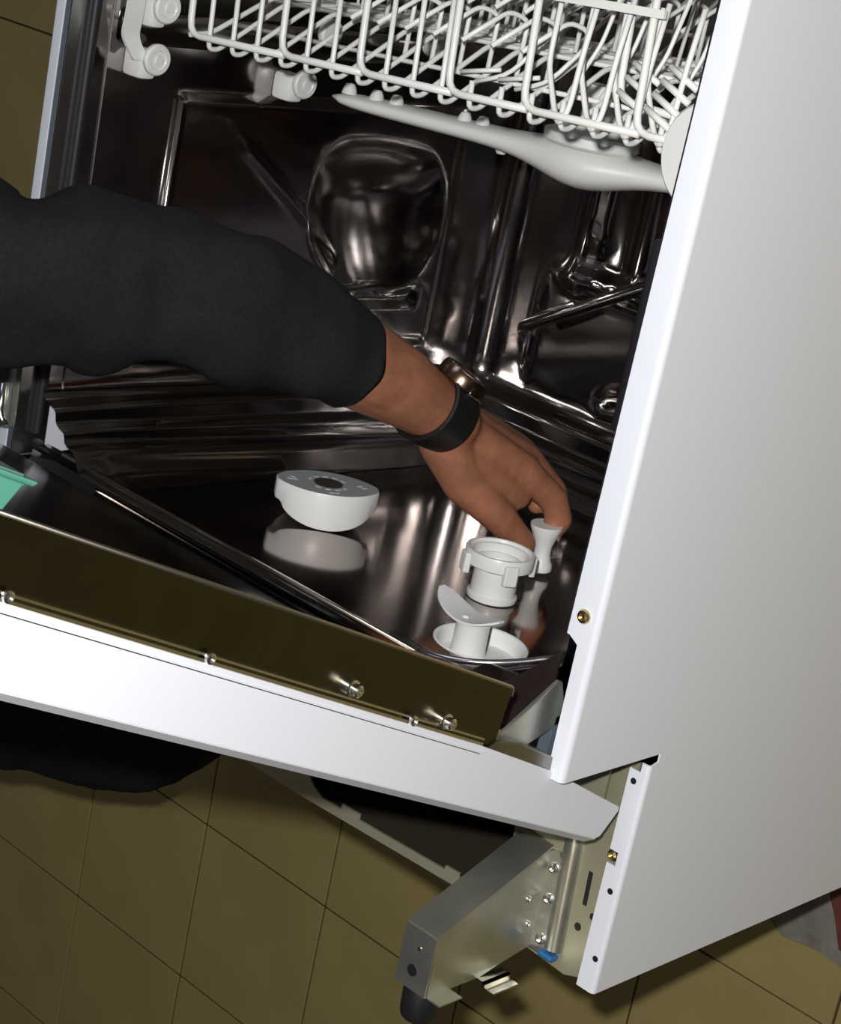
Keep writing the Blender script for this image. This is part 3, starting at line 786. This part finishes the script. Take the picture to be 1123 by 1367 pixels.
rads = {'index': [.0170, .0132, .0114, .0104, .0088], 'middle': [.0165, .0130, .0110, .0098, .0084], 'ring': [.0160, .0112, .0094, .0084, .0074],
        'pinky': [.0150, .0102, .0084, .0075, .0066], 'thumb': [.0195, .0168, .0132, .0102]}
for nm, pts in hand.items():
    pts = [p + h * (1.0 if i else .55) for i, p in enumerate(pts)]
    hand[nm] = pts
    limb(body, pts, rads[nm])
    limb(body, [wr, pts[0], ], [.0205, rads[nm][0]])
# back of the hand between the metacarpals, ball of the thumb
mc = ['index', 'middle', 'ring', 'pinky']
for a, b in zip(mc, mc[1:]):
    limb(body, [(hand[a][0] + hand[b][0]) / 2, (hand[a][1] + hand[b][1]) / 2], [.0165, .0108])
limb(body, [hand['thumb'][0], (hand['thumb'][1] + hand['index'][1]) / 2 * .5 + hand['thumb'][1] * .5], [.016, .0115])
limb(body, [(hand['thumb'][1] + hand['index'][0]) / 2, hand['index'][1] * .5 + hand['thumb'][1] * .5, hand['index'][1] * .38 + hand['thumb'][2] * .47 + hand['middle'][2] * .15], [.0170, .0140, .0108])
# neck, head, chest core, right arm (outside the frame)
shR = V(-.870, .165, .935); neck0 = (shoulder + shR) / 2 + V(-.01, 0, .03)
hd = neck0 + V(.055, .030, .150)
face = V(.72, .05, -.45).normalized()
limb(body, [neck0 - V(.04, .03, .05), neck0 + V(.035, .018, .075)], [.062, .056])
sphere(body, hd, (.080, .076, .102), 24)
sphere(body, hd + face * .032 - V(0, 0, .055), (.055, .055, .05), 20)
fx = face.cross(V(0, 0, 1)).normalized(); fu = fx.cross(face).normalized()
limb(body, [hd + face * .080 + fu * .012, hd + face * .104 - fu * .022], [.009, .013])                     # nose
for s in (-1, 1):
    sphere(body, hd + fx * s * .079 - fu * .005, .017, 10)                                                # ears
    limb(body, [hd + face * .078 + fx * s * .014 + fu * .026, hd + face * .066 + fx * s * .05 + fu * .024], [.008, .006])
limb(body, [hd + face * .083 + fx * -.02 - fu * .050, hd + face * .083 + fx * .02 - fu * .050], [.0075, .0075])
elR = V(-1.050, .02, .735); wrR = V(-1.000, -.110, .570)
limb(body, [shR, elR, wrR], [.047, .038, .024])
hb = wrR
for i in range(4):
    s = -.027 + .018 * i
    p0 = hb + V(.008, .0 + s * .9, -.03); p1 = hb + V(.045, .004 + s, -.055 - .003 * abs(i - 1)); p2 = hb + V(.075, .004 + s, -.085 + .004 * abs(i - 1)); p3 = hb + V(.082, .004 + s, -.108 + .004 * abs(i - 1))
    limb(body, [p0, p1, p2, p3], [.016, .0108, .0094, .0076]); limb(body, [hb, p0], [.022, .016])
limb(body, [hb, hb + V(.02, .045, -.03), hb + V(.045, .060, -.06), hb + V(.06, .058, -.085)], [.018, .0135, .0105, .0085])
chest = (shoulder + shR) / 2
limb(body, [shoulder, chest, shR], [.05, .075, .05])
limb(body, [chest, chest + V(-.13, -.10, -.16)], [.085, .09])
bo = obj('body', body, 'skin', per, True)
rm = bo.modifiers.new('continuous_skin', 'REMESH'); rm.mode = 'VOXEL'; rm.voxel_size = .0021; rm.use_smooth_shade = True
sm = bo.modifiers.new('skin_relax', 'SMOOTH'); sm.factor = .5; sm.iterations = 7
# fingernails
for nm, off, nrm, sz in (('thumb', V(.0035, -.0015, .0035), V(.75, .1, .55), .0056), ('index', V(.006, .001, -.003), V(.75, .2, -.3), .005)):
    p = hand[nm][-1] + off; bm = bmesh.new()
    n = nrm.normalized(); x, y = frame(n, V(0, 1, 0))
    bmesh.ops.create_uvsphere(bm, u_segments=12, v_segments=8, radius=1.0, matrix=Matrix.Translation(p + n * .0016) @ Matrix((x, y, n)).transposed().to_4x4() @ Matrix.Diagonal((sz, sz * 1.25, .0012, 1)))
    obj('fingernail', bm, 'nail', bo, True)
for s in (-1, 1):
    bm = bmesh.new(); sphere(bm, hd + face * .072 + fx * s * .030 + fu * .010, .0115, 14); obj('eye', bm, 'eye', bo, True)
bm = bmesh.new(); sphere(bm, hd + V(-.012, -.009, .022), (.088, .084, .095), 24)
for v in bm.verts: v.co += V(1, 1, 1) * .003 * math.sin(v.co.x * 150) * math.cos(v.co.y * 170)
bm2 = [v for v in bm.verts if (v.co - hd).dot(face) > .045 or (v.co - hd).z < -.055]
bmesh.ops.delete(bm, geom=bm2, context='VERTS'); obj('hair', bm, 'hair', per, True)

# sleeve: a folded tube open at the cuff
def cloth_tube(bm, pts, rad, seg=56, wr_amp=.004, open_end=True, seed=1, ell=None):
    rnd = random.Random(seed)
    P = [Vector(p) for p in pts]
    # resample with Catmull-Rom
    S = []; Rr = []
    n = 14
    for i in range(len(P) - 1):
        p0 = P[max(i - 1, 0)]; p1 = P[i]; p2 = P[i + 1]; p3 = P[min(i + 2, len(P) - 1)]
        for k in range(n):
            t = k / n
            S.append(.5 * ((2 * p1) + (p2 - p0) * t + (2 * p0 - 5 * p1 + 4 * p2 - p3) * t * t + (3 * p1 - p0 - 3 * p2 + p3) * t ** 3))
            Rr.append(rad[i] + (rad[i + 1] - rad[i]) * (t * t * (3 - 2 * t)))
    S.append(P[-1]); Rr.append(rad[-1])
    ph = [rnd.uniform(0, 6.28) for _ in range(8)]
    a = None; rings = []
    T = len(S) - 1
    for i, p in enumerate(S):
        t = (S[min(i + 1, T)] - S[max(i - 1, 0)]).normalized()
        if a is None: a, b = frame(t, FWD)
        else: a = (a - t * a.dot(t)).normalized(); b = t.cross(a)
        s = i / T; env = .35 + .65 * math.sin(math.pi * min(1, s * 1.02)) ** .6
        ring = []
        for k in range(seg):
            th = 2 * math.pi * k / seg
            wv = math.sin(13 * s * 2.2 + 2.0 * math.cos(th + ph[0]) + ph[1]) * .55 + math.sin(29 * s + 3 * math.cos(th + ph[2]) + 2 * th + ph[3]) * .3 + math.sin(3 * th + 7 * s + ph[4]) * .45
            wv = math.copysign(abs(wv) ** 1.3, wv)
            rr = Rr[i] * 1.0 + wr_amp * env * wv
            ring.append(p + (a * math.cos(th) + b * math.sin(th)) * rr)
        rings.append(ring)
    if open_end:
        t = (S[-1] - S[-2]).normalized()
        c = S[-1]
        rings.append([c + (q - c) * .985 + t * .0016 for q in rings[-1]])
        rings.append([c + (q - c) * .93 + t * .0006 for q in rings[-2]])
        rings.append([c + (q - c) * .92 - t * .02 for q in rings[-3]])
    loft(bm, rings, True, not open_end)
bm = bmesh.new()
cloth_tube(bm, [(-.690, .430, .878), (-.590, .4220, .828), (-.500, .4060, .780), (-.4370, .3910, .737), (-.4030, .3860, .700), (-.3833, .391, .6626), (-.3621, .3902, .617), (-.3376, .3835, .5712), (-.3141, .3669, .5235), (-.3014, .349, .4787)],
           [.088, .074, .066, .0615, .0590, .0570, .0525, .0490, .0430, .0345], wr_amp=.0085, seed=3)
jacket = obj('jacket_sleeve', bm, 'cloth', per, True)
tx0 = D.textures.new('sleeve_folds', 'CLOUDS'); tx0.noise_scale = .045; tx0.noise_depth = 1
dm = jacket.modifiers.new('folds', 'DISPLACE'); dm.texture = tx0; dm.strength = .013; dm.mid_level = .5; dm.texture_coords = 'GLOBAL'
bm = bmesh.new()
cloth_tube(bm, [shR, elR + V(.01, .01, .06), elR, (elR + wrR) / 2, wrR + (elR - wrR) * .1], [.07, .062, .06, .052, .042], wr_amp=.004, seed=5)
obj('jacket_sleeve', bm, 'cloth', per, True)
hip = V(-1.060, -.140, .460)
bm = bmesh.new()
cd = (hip - chest).normalized(); sx = (shoulder - shR).normalized(); sx = (sx - cd * sx.dot(cd)).normalized(); sy = cd.cross(sx)
rings = []
for s, ax_, ay_ in ((-.16, .05, .045), (-.10, .085, .07), (-.02, .20, .10), (.12, .205, .12), (.35, .19, .125), (.6, .18, .13), (.85, .185, .14), (1.0, .19, .145)):
    c = chest + (hip - chest) * s
    rings.append([c + sx * ax_ * math.cos(k) + sy * ay_ * math.sin(k) + cd * .006 * math.sin(5 * k + 9 * s) for k in [2 * math.pi * i / 40 for i in range(40)]])
loft(bm, rings); jt = obj('jacket', bm, 'cloth', per, True)
# trousers: hips and the two folded legs
kneeR = V(-.598, -.098, .346); footR = V(-.690, -.105, .045)
kneeL = V(-.700, .110, .380); footL = V(-.86, .06, .045)
bm = bmesh.new()
limb(bm, [hip + V(.02, .05, 0), hip + V(-.02, -.06, 0)], [.13, .13], 24)
limb(bm, [hip + V(.03, -.05, -.01), kneeR.lerp(hip, .45), kneeR], [.105, .086, .060], 24)
limb(bm, [kneeR, kneeR.lerp(footR, .4), footR + V(0, 0, .05)], [.060, .056, .043], 24)
limb(bm, [hip + V(.0, .08, -.01), kneeL.lerp(hip, .45), kneeL], [.105, .086, .068], 24)
limb(bm, [kneeL, kneeL.lerp(footL, .4), footL + V(0, 0, .05)], [.068, .060, .048], 24)
tr = obj('trousers', bm, 'trouser', per, True)
rm = tr.modifiers.new('cloth_union', 'REMESH'); rm.mode = 'VOXEL'; rm.voxel_size = .006; rm.use_smooth_shade = True
sm = tr.modifiers.new('cloth_relax', 'SMOOTH'); sm.iterations = 8; sm.factor = .5
tx = D.textures.new('cloth_folds', 'CLOUDS'); tx.noise_scale = .07
dm = tr.modifiers.new('folds', 'DISPLACE'); dm.texture = tx; dm.strength = .018; dm.mid_level = .5; dm.texture_coords = 'GLOBAL'
for f, hx in ((footR, V(.9, .3, 0)), (footL, V(.95, .2, 0))):
    bm = bmesh.new(); hx = hx.normalized(); sxx = V(-hx.y, hx.x, 0)
    rings = []
    for s, wd, ht in ((-.085, .018, .04), (-.075, .032, .065), (-.03, .036, .085), (.03, .038, .07), (.09, .045, .05), (.14, .042, .038), (.165, .02, .022)):
        c = V(f.x, f.y, 0) + hx * (s - .02)
        rings.append([c + sxx * wd * math.cos(k) + V(0, 0, max(0.0, ht * .5 + ht * .5 * math.sin(k))) for k in [2 * math.pi * i / 20 for i in range(20)]])
    loft(bm, rings); obj('shoe', bm, 'shoe', per, True)

# ------------------------------------------------------------------ wristwatch
wc = V(-.2905, .3110, .3885); wd_ = (fore[-1] - fore[-2]).normalized()
wtch = thing('wristwatch', 'black strapped wristwatch worn on the bare wrist above the hand', 'watch', wc)
wx, wy = frame(wd_, FWD)
bm = bmesh.new(); rings = []
for s, rr in ((-.0180, .0283), (-.0172, .0300), (.0, .0290), (.0118, .0278), (.0126, .0264), (.0112, .0238), (-.0165, .0255)):
    rings.append([wc + wd_ * s + (wx * math.cos(k) + wy * math.sin(k)) * rr for k in [2 * math.pi * i / 44 for i in range(44)]])
rings.append(rings[0])
vr = [[bm.verts.new(p) for p in r_] for r_ in rings[:-1]]
for a, b in zip(vr, vr[1:] + vr[:1]):
    for i in range(44): bm.faces.new((a[i], a[(i + 1) % 44], b[(i + 1) % 44], b[i]))
obj('strap', bm, 'strap', wtch, True, 40)
up = (-DOWN * .88 + RIGHT * .48 - FWD * .38); up = (up - wd_ * up.dot(wd_)).normalized()
bm = bmesh.new(); lathe(bm, [(0, -.002), (.0185, -.002), (.020, 0), (.020, .006), (.0185, .0095), (.0165, .0098), (.0160, .0084), (0, .0084)], wc - wd_ * .002 + up * .0258, up, 32)
o = obj('case', bm, 'bronze', wtch, True, 35)
bm = bmesh.new(); lathe(bm, [(0, 0), (.0158, 0), (.0158, .0004), (0, .0004)], wc - wd_ * .002 + up * .0342, up, 28); obj('dial', bm, 'rubber', wtch)
wz = up.cross(wd_)
for s in (-1, 1):
    bm = bmesh.new(); tube(bm, [wc + up * .026 + wz * s * .0165 - wd_ * .008, wc + up * .026 + wz * s * .0165 + wd_ * .008], .003, 8); obj('lug', bm, 'steel_bright', wtch, True)
bm = bmesh.new(); lathe(bm, [(0, 0), (.0028, 0), (.0028, .003), (0, .003)], wc + up * .0285 - wd_ * .0175, -wd_, 10); obj('crown', bm, 'steel_bright', wtch, True)
